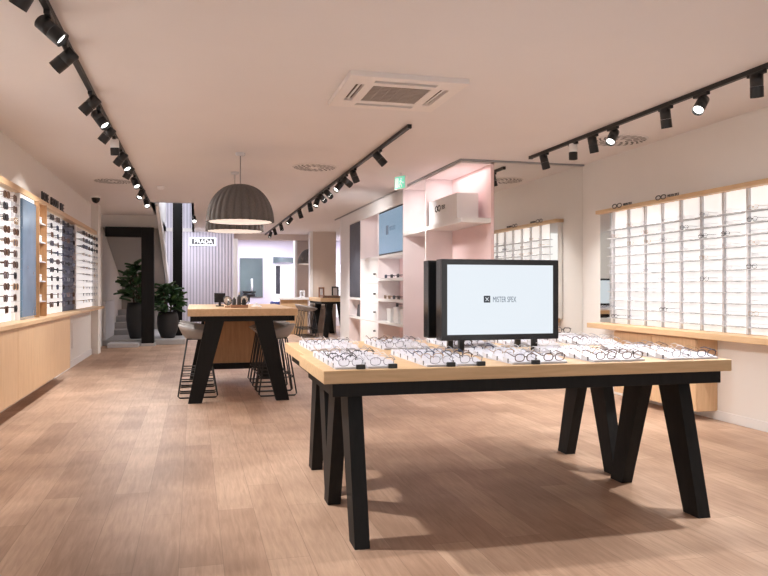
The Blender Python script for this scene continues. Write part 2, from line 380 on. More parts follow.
for (x0, x1, y0, y1) in ((ax0 + .09, ax0 + .16, ay0 + .09, ay0 + .22), (ax0 + .09, ax0 + .16, ay1 - .22, ay1 - .09), (ax1 - .16, ax1 - .09, ay0 + .09, ay0 + .22), (ax1 - .16, ax1 - .09, ay1 - .22, ay1 - .09)):
    pn.box(x0, x1, y0, y1, CEIL - .04, CEIL - .012)
for (x0, x1, y0, y1) in ((ax0 + .16, ax0 + .22, ay0 + .09, ay0 + .16), (ax1 - .22, ax1 - .16, ay0 + .09, ay0 + .16), (ax0 + .16, ax0 + .22, ay1 - .16, ay1 - .09), (ax1 - .22, ax1 - .16, ay1 - .16, ay1 - .09)):
    pn.box(x0, x1, y0, y1, CEIL - .04, CEIL - .012)
build('panel', pn, 'acpanel', t)
build('backing', MB().box(ax0 + .05, ax1 - .05, ay0 + .05, ay1 - .05, CEIL - .012, CEIL - .002), 'ventdark', t)
gr = MB()
for i in range(12):
    y = gy0 + .01 + i * (gy1 - gy0 - .02) / 11
    gr.box(gx0, gx1, y - .008, y + .008, CEIL - .036, CEIL - .02)
for i in range(7):
    x = gx0 + i * (gx1 - gx0) / 6
    gr.box(x - .004, x + .004, gy0, gy1, CEIL - .034, CEIL - .022)
build('grille', gr, 'ventgrille', t)
for (x0, x1, y0, y1) in ((ax0 + .24, ax1 - .24, ay0 + .105, ay0 + .145), (ax0 + .24, ax1 - .24, ay1 - .145, ay1 - .105), (ax0 + .105, ax0 + .145, ay0 + .24, ay1 - .24), (ax1 - .145, ax1 - .105, ay0 + .24, ay1 - .24)):
    mx_, my_ = (x1 - x0) * (.3 if x1 - x0 < .1 else 0), (y1 - y0) * (.3 if y1 - y0 < .1 else 0); x0 += mx_; x1 -= mx_; y0 += my_; y1 -= my_
    build('louver', MB().hexa([(x0, y0, CEIL - .034), (x0, y1, CEIL - .03), (x1, y1, CEIL - .03), (x1, y0, CEIL - .034), (x0, y0, CEIL - .03), (x0, y1, CEIL - .024), (x1, y1, CEIL - .024), (x1, y0, CEIL - .03)]), 'white', t)

def diffuser(x, y, R, label):
    t = thing('ceiling_vent', (x, y, CEIL), label, 'vent', 'round swirl vents in the ceiling')
    build('plate', MB().lathe([(0.001, -.010), (R * .25, -.012), (R * .97, -.012), (R, -.004), (R, 0)], (x, y, CEIL), 40), 'ceiling', t)
    sl = MB()
    for rr, cnt, w_ in ((.36, 10, .11), (.60, 16, .12), (.83, 22, .11)):
        for k in range(cnt):
            a = 2 * PI * k / cnt
            ra, rb = R * (rr - .10), R * (rr + .10); da = w_ * .5 / rr * .95; tw = .24
            pts = [(ra, a - da), (ra, a + da), (rb, a + da + tw), (rb, a - da + tw)]
            sl.ngon([(x + r * math.cos(q), y + r * math.sin(q), CEIL - .0135) for r, q in pts][::-1])
    build('slots', sl, 'darkgrey', t)
diffuser(1.58, 9.78, .30, 'round swirl air vent in ceiling beside the grey pendant lamps')
diffuser(4.55, 7.14, .31, 'round swirl air vent in ceiling above the right wall display')
diffuser(-1.20, 11.8, .29, 'round swirl air vent in ceiling left of the left spotlight track')
t = thing('ceiling_camera', (-1.70, 13.9, CEIL), 'small black dome camera in ceiling near the left wall', 'camera')
build('mount', MB().cyl((-1.70, 13.9, CEIL), (-1.70, 13.9, CEIL - .03), .085, .08), 'white', t)
build('dome', MB().lathe([(.075, -.03), (.07, -.07), (.05, -.105), (.02, -.122), (.001, -.125)], (-1.70, 13.9, CEIL), 20), 'blackgloss', t)
o = build('smoke_detector', MB().lathe([(.001, -.05), (.04, -.048), (.055, -.025), (.06, 0)], (-.52, 12.3, CEIL), 20), 'white', None, (-.52, 12.3, CEIL), 'small white smoke detector on ceiling right of the left spotlight track', 'smoke detector')

def exit_sign(x, y, label):
    t = thing('exit_sign', (x, y, CEIL), label, 'sign'); t.rotation_euler = (0, 0, -1.22)
    build('rod', MB().cyl((x, y, CEIL), (x, y, CEIL - .05), .008), 'white', t)
    build('housing', MB().box(x - .13, x + .13, y - .018, y + .018, CEIL - .23, CEIL - .04, 0, .005), 'white', t)
    fc = build('face', MB().box(x - .12, x + .12, y - .022, y - .019, CEIL - .22, CEIL - .05), 'exitgreen', t)
    g = MB(); Y = y - .025; zc = CEIL - .135
    def bar(p, q, w_):
        d = Vector((q[0] - p[0], 0, q[1] - p[1])).normalized(); n = Vector((-d.z, 0, d.x)) * w_
        a = Vector((x + p[0], Y, zc + p[1])); b = Vector((x + q[0], Y, zc + q[1]))
        g.ngon([a - n, b - n, b + n, a + n])
    g.box(x - .10, x - .03, Y, Y + .002, zc - .065, zc + .065)                       # doorway
    g.cyl((x + .035, Y, zc + .05), (x + .035, Y + .002, zc + .05), .013, n=12)       # running figure
    bar((.03, .03), (.015, -.015), .012); bar((.015, -.015), (.045, -.04), .008); bar((.045, -.04), (.05, -.07), .007)
    bar((.015, -.015), (-.01, -.04), .008); bar((-.01, -.04), (.0, -.07), .007); bar((.03, .025), (.06, .0), .006); bar((.03, .025), (-.005, .015), .006)
    bar((.07, -.01), (.105, -.01), .008)
    build('pictogram', g, 'exitwhite', fc)
exit_sign(2.86, 10.0, 'green and white running figure exit sign hanging from ceiling by the shelf unit')
o = build('light_box', MB().box(1.07, 1.29, 14.45, 14.5, CEIL - .20, CEIL - .001, 0, .006), 'signglow', None, (1.18, 14.47, CEIL), 'small glowing white sign box hanging from ceiling behind the grey pendants', 'sign')

# ---- spotlight tracks
def track(name, x, y0, y1, label):
    t = thing(name, (x, y0, CEIL), label, 'track')
    build('rail', MB().box(x - .018, x + .018, y0, y1, CEIL - .036, CEIL), 'blackmetal', t)
    build('end_cap', MB().box(x - .021, x + .021, y0 - .012, y0 + .03, CEIL - .039, CEIL), 'black', t)
    build('end_cap', MB().box(x - .021, x + .021, y1 - .03, y1 + .012, CEIL - .039, CEIL), 'black', t)
track('light_track', -.82, 2.2, 14.25, 'long black spotlight track on ceiling near the left wall')
track('light_track', 2.09, 7.0, 22.2, 'black spotlight track on ceiling running back beside the pendant lamps')
track('light_track', 4.05, 2.2, 8.30, 'black spotlight track on ceiling near the right wall')
POW = {}
def spotlight(x, y, d, label, group, power, white=False):
    d = Vector(d).normalized(); z0 = CEIL - .036
    t = thing('spotlight', (x, y, z0), label, 'spotlight', group)
    build('adapter', MB().box(x - .017, x + .017, y - .085, y + .085, z0 - .026, z0, 0, .003), 'black', t)
    piv = Vector((x, y, z0 - .085))
    build('stem', MB().cyl((x, y, z0 - .026), piv, .010, n=10), 'black', t)
    a = piv - d * .065; b = piv + d * .10; R = .046
    build('housing', MB().cyl(a, piv + d * .02, R, R, 24).cyl(a - d * .008, a, R * .8, R, 24), 'white' if white else 'black', t)
    fr = MB().cyl(piv + d * .022, b, R + .001, R + .001, 24, cap=False)
    fr.cyl(b, b - d * .02, R + .001, R * .82, 24, cap=False)
    fb = build('front_barrel', fr, 'black', t)
    build('lens', MB().cyl(b - d * .024, b - d * .021, R * .83, R * .83, 24), 'lensglow', fb)
    ld = bpy.data.lights.new('spot_bulb', 'SPOT'); ld.energy = power; ld.spot_size = math.radians(92); ld.spot_blend = .8
    ld.shadow_soft_size = .05; ld.color = (1.0, .97, .945)
    lo = bpy.data.objects.new('spot_bulb', ld); COL.objects.link(lo); lo.parent = t
    lo.location = (b + d * .01) - Vector((x, y, z0)); lo.rotation_euler = d.to_track_quat('-Z', 'Y').to_euler()
PL, PMID, PR = 106, 112, 98
dl = [(-.5, .2, -.8), (.75, -.05, -.65), (-.75, .15, -.65), (-.7, .1, -.7), (.55, -.3, -.75), (-.6, .1, -.75), (.05, .1, -1), (-.6, .2, -.75), (.4, -.4, -.75), (-.45, .1, -.85), (.35, -.5, -.75), (-.3, -.5, -.8), (.2, -.6, -.7)]
for i, (y, d) in enumerate(zip([4.05, 4.62, 5.2, 6.42, 6.95, 7.63, 8.25, 9.0, 9.4, 10.05, 11.0, 12.3, 13.6], dl)):
    spotlight(-.82, y, d, 'black spotlight on the left ceiling track, %s from the near end' % ORD[i], 'spotlights on the left ceiling track', PL * (3.6 if i == 1 else 1), white=(i == 6))
dm = [(.6, -.15, -.7), (.35, -.1, -.9), (.75, .3, -.5), (-.6, -.35, -.7), (.6, .7, -.4), (.6, .6, -.4), (-.3, -.3, -.85), (.2, 0, -1), (.3, 0, -.9), (-.6, -.2, -.7), (.2, -.2, -.9), (.3, .2, -.9), (-.3, -.2, -.9)]
for i, (y, d) in enumerate(zip([8.24, 9.61, 10.15, 10.66, 11.58, 12.15, 12.67, 13.46, 14.79, 16.38, 18.1, 19.6, 20.7], dm)):
    spotlight(2.09, y, d, 'black spotlight on the middle ceiling track, %s from the near end' % ORD[i], 'spotlights on the middle ceiling track', PMID * (2.3 if y > 13 else .45 if i in (4, 5) else 1))
dr = [(.12, .1, -1), (-.62, -.35, -.7), (.2, .1, -1), (-.55, -.35, -.75), (.25, .1, -.95), (0, -.02, -1), (.25, -.05, -1)]
for i, (y, d) in enumerate(zip([3.9, 4.54, 5.15, 5.62, 6.46, 6.84, 7.25, 7.93], [(-.75, .05, -.65)] + dr)):
    spotlight(4.05, y, d, 'black spotlight on the right ceiling track, %s from the tall mirror' % ORD[7 - i], 'spotlights on the right ceiling track', PR * (3.4 if i == 0 else 1), white=(i == 6))
spotlight(.0, 16.6, (.1, -.7, -.6), 'single black spotlight on ceiling in front of the fluted wall', None, 30)

# ---- pendant lamps
def pendant(x, y, zr, label):
    t = thing('pendant_lamp', (x, y, zr), label, 'pendant lamp', 'grey felt dome pendants')
    R, Hh = .405, .46
    n = 28 * 8
    prof = []
    for k in range(15):
        a = k / 14 * PI / 2
        prof.append((max(.03, R * math.cos(a) ** .85), Hh * math.sin(a)))
    wob = lambda k: -.065 * (abs(math.cos(PI * k / 8)) ** 6) + .006
    outer = MB().lathe(prof, (x, y, zr), n, wob=wob)
    build('shade', outer, 'felt', t)
    inn = [(max(.02, r * .915), h * .93) for r, h in prof]
    build('lining', MB().lathe([(R * .93, .0)] + inn, (x, y, zr), 64), 'shade_in', t)
    build('diffuser', MB().lathe([(.001, .02), (R * .87, .02), (R * .90, .015)], (x, y, zr), 48), 'shade_in', t)
    build('cord', MB().cyl((x, y, zr + Hh - .01), (x, y, CEIL - .02), .006, n=8), 'grey', t)
    build('ceiling_rose', MB().lathe([(.001, -.035), (.055, -.03), (.06, 0)], (x, y, CEIL), 20), 'lightgrey', t)
pendant(.545, 9.0, 2.10, 'large grey fluted felt dome pendant lamp, nearer of two above the bar table')
pendant(.56, 10.5, 2.10, 'large grey fluted felt dome pendant lamp, hidden partly behind the nearer one')
pendant(3.41, 21.75, 2.02, 'dark dome pendant lamp hanging by the rear pillar above the far table')

# ------------------------------------------------------------------ tables
def table(name, x0, x1, y0, y1, ztop, thick, apron, along, label, topmat, group, over=.05, leg_in=.13, lt=.085, wb=.135, wt=.20, splay=.19, foot_in=(0.0, 0.0)):
    """trestle table: leg pairs at both ends of the long axis, splayed across the short one"""
    t = thing(name, ((x0 + x1) / 2, (y0 + y1) / 2, 0), label, 'table', group)
    build('table_top', MB().box(x0, x1, y0, y1, ztop - thick, ztop, 0, .004), topmat, t)
    a0, a1 = ztop - thick - apron, ztop - thick
    if along == 'x': L0, L1, W0, W1 = x0, x1, y0, y1
    else: L0, L1, W0, W1 = y0, y1, x0, x1
    fr = MB()
    def bx(l0, l1, w0, w1, z0, z1):
        if along == 'x': fr.box(l0, l1, w0, w1, z0, z1, 0, .003)
        else: fr.box(w0, w1, l0, l1, z0, z1, 0, .003)
    bx(L0 + over, L1 - over, W0 + .03, W0 + .10, a0, a1); bx(L0 + over, L1 - over, W1 - .10, W1 - .03, a0, a1)
    bx(L0 + over, L0 + over + .07, W0 + .10, W1 - .10, a0, a1); bx(L1 - over - .07, L1 - over, W0 + .10, W1 - .10, a0, a1)
    bx(L0 + leg_in - .01, L0 + leg_in + lt + .01, W0 + .10, W1 - .10, a0 + .01, a1); bx(L1 - leg_in - lt - .01, L1 - leg_in + .01, W0 + .10, W1 - .10, a0 + .01, a1)
    build('apron', fr, 'blackwood', t)
    for l0 in (L0 + leg_in, L1 - leg_in - lt - (.02 if along == 'x' else 0)):
        for sgn in (1, -1):
            e = W0 + foot_in[0] if sgn == 1 else W1 - foot_in[1]
            poly = [(e, 0), (e + sgn * wb, 0), (e + sgn * (splay + wt), a0 + .012), (e + sgn * splay, a0 + .012)]
            build('leg', MB().prism(poly, 'x' if along == 'x' else 'y', l0, l0 + lt), 'blackwood', t)
    return t
table('display_table', .622, 3.0, 3.565, 4.455, .888, .066, .07, 'x', 'oak topped display table with splayed black legs, nearer to camera', 'oak', 'display tables in the foreground', leg_in=.15, lt=.078, foot_in=(-.035, .02))
table('display_table', .655, 3.055, 4.459, 5.50, .888, .066, .07, 'x', 'oak topped display table with splayed black legs, behind the nearest table', 'oak', 'display tables in the foreground', leg_in=.15, lt=.078, foot_in=(.012, .21))
bar = table('bar_table', -.07, 1.16, 8.38, 10.8, 1.065, .082, .062, 'y', 'tall oak bar table with splayed black legs under the grey pendants', 'oak_y', 'tall bar tables', over=.05, leg_in=.07, lt=.10, wb=.15, wt=.21, splay=.19, foot_in=(.005, .09))
table('bar_table', 3.18, 3.98, 18.7, 20.75, 1.04, .10, .06, 'y', 'tall bar table with splayed black legs beside the rear pillar', 'oak_y', 'tall bar tables', over=.05, leg_in=.07, lt=.10, wb=.13, wt=.17, splay=.10, foot_in=(.08, .08))
build('back_panel', MB().box(.14, .96, 10.52, 10.545, .24, .98, 0, .003), 'oak_dark', bar)
build('stretcher', MB().box(.10, .985, 10.50, 10.57, .155, .238, 0, .004), 'blackwood', bar)
t = thing('side_counter', (2.75, 20.3, 0), 'oak fronted side counter left of the far bar table', 'counter')
build('body', MB().box(2.36, 3.1, 20.45, 20.8, 0, .97, 0, .004), 'oak_v', t)
build('top', MB().box(2.33, 3.14, 20.40, 20.82, .97, 1.03, 0, .004), 'white', t)

# ------------------------------------------------------------------ bar stools
t = thing('bar_stool', (0, 0, 0), 'bar stool', 'bar stool', 'wire bar stools at the bar table')
sh = MB()
nx, ny = 14, 10; grid = []
for i in range(nx + 1):
    row = []
    for j in range(ny + 1):
        a = -PI * .5 + 2 * PI * i / nx; r = j / ny
        X = .225 * r * math.cos(a); Y = .205 * r * math.sin(a)
        zz = .70 + .02 * r ** 2 + (max(0, r - .55) / .45) ** 1.6 * (.045 + .10 * (0.5 - .5 * math.cos(a + PI)) ** 1.0)
        row.append(sh.b.verts.new((X, Y, zz)))
    grid.append(row)
for i in range(nx):
    for j in range(ny):
        f_ = sh.b.faces.new([grid[i][j], grid[i + 1][j], grid[i + 1][j + 1], grid[i][j + 1]]); f_.smooth = True
bmesh.ops.remove_doubles(sh.b, verts=sh.b.verts[:], dist=.0008)
bmesh.ops.recalc_face_normals(sh.b, faces=sh.b.faces[:])
ext = bmesh.ops.solidify(sh.b, geom=sh.b.faces[:], thickness=.014)
build('seat_shell', sh, 'seatgrey', t)
for s in (-1, 1):
    build('sled_frame', MB().tube([(-.12, s * .10, .695), (-.225, s * .20, .03), (-.205, s * .203, .010), (.205, s * .203, .010), (.225, s * .20, .03), (.12, s * .10, .695)], .009, 8), 'blackmetal', t)
for s_x in (-1, 1): build('cross_rail', MB().tube([(s_x * .196, -.178, .22), (s_x * .196, .178, .22)], .008, 8), 'blackmetal', t)
for s_y in (-1, 1): build('foot_rail', MB().tube([(-.196, s_y * .178, .225), (.196, s_y * .178, .225)], .007, 8), 'blackmetal', t)
build('under_frame', MB().tube([(-.12, -.10, .692), (.12, -.10, .692), (.12, .10, .692), (-.12, .10, .692)], .008, 8, closed=True), 'blackmetal', t)
stool = t
spots_ = [(.045, 9.05, PI, 'left'), (.045, 9.62, PI, 'left'), (.045, 10.2, PI, 'left'), (.975, 8.98, 0, 'right'), (.965, 9.41, 0, 'right'), (.965, 9.84, 0, 'right'), (.965, 10.27, 0, 'right')]
cnt = {'left': 0, 'right': 0}
for i, (x, y, rz, side) in enumerate(spots_):
    lab = 'grey shell bar stool on black wires, %s on %s side of the bar table' % (ORD[cnt[side]], side); cnt[side] += 1
    if i == 0: stool.location = (x, y, 0); stool.rotation_euler = (0, 0, rz); stool['label'] = lab
    else: dup(stool, (x, y, 0), (0, 0, rz), lab)
for i, y in enumerate((19.0, 19.5, 20.0)):
    dup(stool, (2.92, y, 0), (0, 0, PI), 'grey shell bar stool on black wires, %s along the far bar table' % ORD[i], 'wire bar stools at the far table')

# ------------------------------------------------------------------ eyeglasses
def rim_pts(cx, w, h, n=18, pw=2.6):
    pts = []
    for k in range(n):
        a = 2 * PI * k / n; cxx, sx = math.cos(a), math.sin(a)
        pts.append((cx + w / 2 * math.copysign(abs(cxx) ** (2 / pw), cxx), 0.004 * abs(cx + w / 2 * cxx) * 0, h / 2 + .004 + h / 2 * math.copysign(abs(sx) ** (2 / pw), sx)))
    return pts
def frame_mb(r=.0028, w=.054, h=.042, n=18):
    g = MB()
    for s in (-1, 1): g.tube(rim_pts(s * .0345, w, h, n), r, 5, closed=True)
    g.tube([(-.009, 0, h * .66), (0, -.002, h * .76), (.009, 0, h * .66)], r, 5)
    for s in (-1, 1): g.tube([(s * .060, 0, h * .78), (s * .069, .002, h * .80), (s * .070, .010, h * .80)], r, 5)
    return g
def temple_mb(s, h=.042, r=.0024):
    g = MB()
    g.tube([(s * .070, .008, h * .80), (s * .070, .06, h * .80), (s * .068, .105, h * .78), (s * .066, .135, h * .45)], r, 5)
    return g
def lens_mb(s, w=.054, h=.042):
    return MB().ngon(rim_pts(s * .0345, w * .97, h * .97, 16))
GM = {}
def shared(name, mb, mats):
    me = bpy.data.meshes.new(name); mb.b.to_mesh(me); mb.b.free()
    for m in mats: me.materials.append(M[m])
    return me
def glasses_proto(key, name, label, cat, frame_m, lens_m, r, w, h, group):
    """one pair at the origin: width along x, facing -y, temples running back along +y"""
    t = thing(name, (0, 0, 0), label, cat, group)
    fo_ = build('frame', frame_mb(r, w, h), frame_m, t)
    for s in (-1, 1):
        build('lens', lens_mb(s, w, h), lens_m, fo_); build('temple', temple_mb(s, h, r * .95), frame_m, t)
    GM[key] = [t, 0]
def put(key, loc, rot, label, group, scale=1.0):
    p, used = GM[key]
    if not used:
        GM[key][1] = 1; p.location = loc; p.rotation_euler = rot; p['label'] = label; p['group'] = group; o = p
    else: o = dup(p, loc, rot, label, group)
    o.scale = (scale,) * 3
    return o
for k, (fm, wd) in {'black': ('fr_black', 'black'), 'brown': ('fr_tort', 'brown'), 'navy': ('fr_blue', 'navy'), 'grey': ('fr_grey', 'grey'), 'clear': ('fr_clear', 'pale clear'), 'gold': ('fr_gold', 'golden brown')}.items():
    glasses_proto('e_' + k, 'eyeglasses', wd, 'eyeglasses', fm, 'lens', .0026 if k in ('black', 'brown', 'navy') else .0019, .054, .040, 'x')
WORD = {'black': 'black', 'brown': 'brown', 'navy': 'navy', 'grey': 'grey', 'clear': 'pale', 'gold': 'golden brown'}
for k, (fm, lm) in {'black': ('fr_black', 'lensblack'), 'brown': ('fr_tort', 'lensbrown'), 'gold': ('fr_gold', 'lensbrown'), 'navy': ('fr_blue', 'lensblack')}.items():
    glasses_proto('s_' + k, 'sunglasses', k, 'sunglasses', fm, lm, .0036, .060, .054, 'x')

# ---- white stepped risers on the two display tables, one pair on each step
PITCH, W_, STEP0, STEP1 = .149, .155, .010, .032
TROT = []
def riser(x0, y0, n, label, with_tag):
    t = thing('display_riser', (x0 + W_ / 2, y0, .888), label, 'display riser', 'white stepped risers on the display tables')
    prof = [(y0, .8885)]
    for k in range(n):
        prof += [(y0 + k * PITCH, .8885 + STEP0), (y0 + (k + 1) * PITCH - .022, .8885 + STEP1), (y0 + (k + 1) * PITCH - .014, .8885 + STEP1)]
        if k < n - 1: prof += [(y0 + (k + 1) * PITCH - .012, .8885 + .006)]
    prof += [(y0 + n * PITCH - .014, .8885)]
    build('body', MB().prism(prof, 'x', x0, x0 + W_), 'tray', t)
    for k in range(n):
        yy = y0 + k * PITCH + .055
        build('gap_shade_mark', MB().box(x0 - .0012, x0 + .001, yy, yy + .014, .892, .914), 'darkgrey', t)  # dark mark paints the shaded gap between steps onto the riser side
    TROT.append(t)
    if with_tag: build('security_tag', MB().box(x0 + W_ - .05, x0 + W_ - .004, y0 - .022, y0 - .001, .8885, .912, 0, .003), 'black', t)
    return t
tilt = math.atan2(STEP1 - STEP0, PITCH - .022)
rt = random.Random(21)
colx = []
for g in range(5):
    for q in range(2): colx.append(.69 + .484 * g + q * .168)
for tb, (y0, n, nm) in enumerate(((3.615, 5, 'nearer'), (4.68, 4, 'farther'))):
    for ci, x0 in enumerate([c_ + .04 * tb for c_ in colx]):
        riser(x0, y0, n, 'white stepped riser on the %s display table, %s from its left end' % (nm, ORD[ci]), tb == 0 and ci < 5)
        for k in range(n):
            key = rt.choices(['black', 'brown', 'navy', 'grey', 'gold', 'clear'], [.07, .10, .06, .25, .14, .40])[0]
            if k == 0 and tb == 0: key = ['grey', 'grey', 'grey', 'grey', 'brown', 'brown', 'brown', 'brown', 'grey', 'navy'][ci]
            if (tb, ci, k) in ((0, 0, 2), (0, 1, 3), (0, 0, 1)): key = 'black'
            o_ = put('e_' + key, (x0 + W_ / 2 + rt.uniform(-.003, .003), y0 + k * PITCH + .006, .8885 + STEP0 + .002), (tilt, 0, rt.uniform(-.04, .04)),
                '%s eyeglasses on the %s display table, row %s from front, column %s from left' % (WORD[key], nm, ORD[k], ORD[ci]), 'eyeglasses on the display tables')
            TROT.append(o_)
for i, (x, y, key) in enumerate(((2.72, 5.36, 'black'), (2.9, 5.385, 'black'), (2.52, 5.375, 'navy'))):
    o_ = put('e_' + key, (x, y, .9315), (0, 0, rt.uniform(-.2, .2)), 'dark eyeglasses on the small white stand at the back edge, %s from right' % ['second', 'first', 'third'][i], 'eyeglasses on the back stand', 1.1); TROT.append(o_)
o_ = build('display_stand', MB().box(2.42, 3.0, 5.34, 5.44, .8885, .931, 0, .004), 'tray', None, (2.7, 5.39, .888), 'low white stand along the back edge of the farther display table', 'display stand'); TROT.append(o_)
# both tables and what lies on them stand turned a little clockwise in the room
TROT += [o for o in sc.objects if o.name.startswith('display_table')]
PV = Vector((.622, 3.565, 0)); TA = -math.radians(0.25); RM = Matrix.Rotation(TA, 4, 'Z')
for o in TROT:
    o.location = PV + RM @ (o.location - PV); o.rotation_euler.z += TA

# ------------------------------------------------------------------ advertising screens on the display tables
def monitor(y0, y1, front, label):
    x0, x1, z0, z1 = 1.516, 2.336, .963, 1.485
    t = thing('display_screen', ((x0 + x1) / 2, (y0 + y1) / 2, .888), label, 'screen')
    yf = y0 if front else y1; sg = 1 if front else -1
    build('casing', MB().box(x0, x1, y0 + (.004 if front else 0), y1 - (0 if front else .004), z0, z1, 0, .006), 'blackgloss', t)
    sx0, sx1, sz0, sz1 = x0 + .04, x1 - .04, z0 + .038, z1 - .036
    bz = MB(); ring2 = [(x0, x1, z0, sz0), (x0, x1, sz1, z1), (x0, sx0, sz0, sz1), (sx1, x1, sz0, sz1)]
    for a, b, c_, d in ring2: bz.box(a + .002 * (a == x0), b - .002 * (b == x1), yf - sg * .004, yf + sg * .005, c_ + .002 * (c_ == z0), d - .002 * (d == z1))
    build('bezel', bz, 'blackgloss', t)
    pane = build('screen', MB().box(sx0, sx1, yf, yf + sg * .006, sz0, sz1), 'screen', t)
    for x in ((x0 + .135, x1 - .17) if front else (x0 + .155, x1 - .165)):
        build('leg', MB().box(x, x + .034, (y0 + y1) / 2 - .02, (y0 + y1) / 2 + .014, .8885, z0 + .01, 0, .002), 'black', t)
    if front:
        lg = MB(); lx, lz, s = 1.806, 1.206, .044
        lg.box(lx, lx + s, yf - .002, yf - .0005, lz, lz + s)
        lgo = build('logo', lg, 'logo', pane)
        cr = MB()
        for sx_ in (1, -1):
            cx_, cz_ = lx + s / 2, lz + s / 2
            d = Vector((.011, 0, sx_ * .011)); n_ = Vector((-sx_ * .0016, 0, .0016))
            pp = Vector((cx_, yf - .0026, cz_))
            cr.ngon([pp - d - n_, pp + d - n_, pp + d + n_, pp - d + n_])
        build('logo_cross', cr, 'screen', pane)
        lettering('lettering', 'MISTER SPEX', .052, (1.868, yf - .0006, 1.2085), (1, 0, 0), (0, 0, 1), 'logosoft', pane, .56, .001)
monitor(4.375, 4.475, True, 'black framed screen facing front on the display table, lit with a shop logo')
monitor(4.64, 4.74, False, 'black framed screen turned to the rear, back to back behind the lit one')

# ------------------------------------------------------------------ right wall display
t = thing('wall_counter', (4.86, 6.3, .84), 'oak wall counter below the backlit display on the right wall', 'counter')
build('top', MB().box(4.70, XR - .002, 4.2, 8.08, .812, .872, 0, .004), 'oak_y', t)
t = thing('wall_cabinet', (4.88, 6.85, .1), 'floating oak cabinet under the counter on the right wall', 'cabinet')
build('carcass', MB().box(4.775, XR - .002, 6.13, 7.57, .085, .811, 0, .003), 'oak_v', t)
for y0, y1 in ((6.133, 6.846), (6.854, 7.567)): build('door', MB().box(4.757, 4.774, y0, y1, .09, .795, 0, .002), 'oak_v', t)
CE_ = [7.895, 7.575, 7.25, 6.935, 6.62, 6.30, 5.98, 5.66, 5.34, 5.02]
t = thing('backlit_eyewear_wall', (4.97, 6.5, .873), 'backlit white eyewear display with wooden header on the right wall', 'display')
build('light_panel', MB().box(4.975, XR - .002, 5.0, 7.93, .873, 2.225), 'glowR', t)
hd = build('header', MB().box(4.88, XR - .002, 4.96, 8.18, 2.224, 2.268, 0, .003), 'oak_y', t)
lb = MB()
for y0, y1 in ((7.79, 7.605), (6.94, 6.77)):
    R_ = abs(y0 - y1) * .24
    for k in (0, 1):
        cy = y0 - R_ - k * 2.3 * R_
        lb.tube([(4.877, cy - R_ * math.cos(2 * PI * q / 14), 2.279 + R_ * .55 * math.sin(2 * PI * q / 14)) for q in range(14)], .006, 5, closed=True)
build('glasses_emblem', lb, 'darkgrey', hd)
lettering('lettering', 'MISTER SPEX', .040, (4.878, 7.57, 2.266), (0, -1, 0), (0, 0, 1), 'darkgrey', hd, .78, .006)
lettering('lettering', 'MISTER SPEX', .040, (4.878, 6.74, 2.266), (0, -1, 0), (0, 0, 1), 'darkgrey', hd, .85, .006)
build('side_mirror', MB().box(4.93, XR - .004, 7.935, 8.15, .873, 2.222), 'mirror', t)
for y in CE_[:-1]: build('rail', MB().box(4.945, 4.974, y - .015, y + .015, .873, 2.222), 'rail', t)
RZ = [2.005 - .1063 * k for k in range(11)]
for ci in range(9):
    y1, y0 = CE_[ci], CE_[ci + 1]
    for z in RZ: build('shelf', MB().box(4.862, 4.974, y0 + .055, y1 - .018, z - .009, z), 'acrylic', t)
rr = random.Random(5)
for ci in range(8):
    for ri, z in enumerate(RZ):
        key = rr.choices(['clear', 'grey', 'gold', 'black'], [8, 1.6, .5, .25])[0]
        if (ci, ri) in ((6, 2), (7, 1), (5, 2), (5, 6), (7, 5)): key = 'black'
        yc = (CE_[ci] + CE_[ci + 1]) / 2 - rr.uniform(-.03, .03) + .02
        put('e_' + key, (4.868, yc, z), (0, 0, -PI / 2 + rr.uniform(-.06, .06)),
            '%s eyeglasses on the right wall display, shelf %s from top, column %s from mirror' % (WORD[key], ORD[ri], ORD[ci]), 'eyeglasses on the right wall display', 1.0)

# full height mirror beside the shelf unit
build('wall_mirror', MB().box(3.735, XR - .004, YM - .008, YM + .055, .0, CEIL - .024), 'mirror', None, (4.35, YM, 0), 'tall frameless mirror reaching the ceiling beside the pink shelf unit', 'mirror')

# ------------------------------------------------------------------ left wall display
t = thing('wall_counter', (-1.82, 10, .92), 'long oak wall counter below the sunglasses racks on the left wall', 'counter')
build('top', MB().box(XL + .002, -1.70, 4.5, 15.2, .90, .945, 0, .004), 'oak_y', t)
t = thing('wall_cabinet', (-1.84, 8.5, .15), 'floating oak cabinet row under the counter on the left wall', 'cabinet')
build('carcass', MB().box(XL + .002, -1.742, 4.5, 11.27, .155, .899, 0, .003), 'oak_v', t)
dy = [4.5, 5.8, 7.38, 8.06, 8.77, 10.07, 11.27]
for a, b in zip(dy, dy[1:]): build('door', MB().box(-1.741, -1.722, a + .004, b - .004, .158, .893, 0, .002), 'oak_v', t)
LZ = [2.19 - .1145 * k for k in range(11)]
build('header_board', MB().box(XL + .002, -1.84, 5.2, 15.22, 2.345, 2.41, 0, .003), 'oak_y', None, (-1.9, 10, 2.345), 'oak header board along the top of the left wall racks', 'board')
t = thing('wall_sign', (XL, 11.2, 2.41), 'black raised lettering standing on the left oak header board', 'sign')
for txt, y0, y1 in (('LADE', 9.98, 10.46), ('BODU', 10.59, 11.11), ('DE', 11.29, 11.6)):
    lettering('lettering', txt, .165, (-1.86, y0, 2.412), (0, 1, 0), (0, 0, 1), 'darkgrey', t, (y1 - y0) / (.165 * .68 * len(txt)), .02)
secs = [('nearest', 6.4, 8.68, [7.54, 7.93, 8.32]), ('middle', 10.10, 12.85, [10.32, 10.76, 11.20, 11.64, 12.1]), ('farthest', 12.98, 15.2, [13.18, 13.52, 13.86, 14.20, 14.54, 14.88])]
rl = random.Random(9)
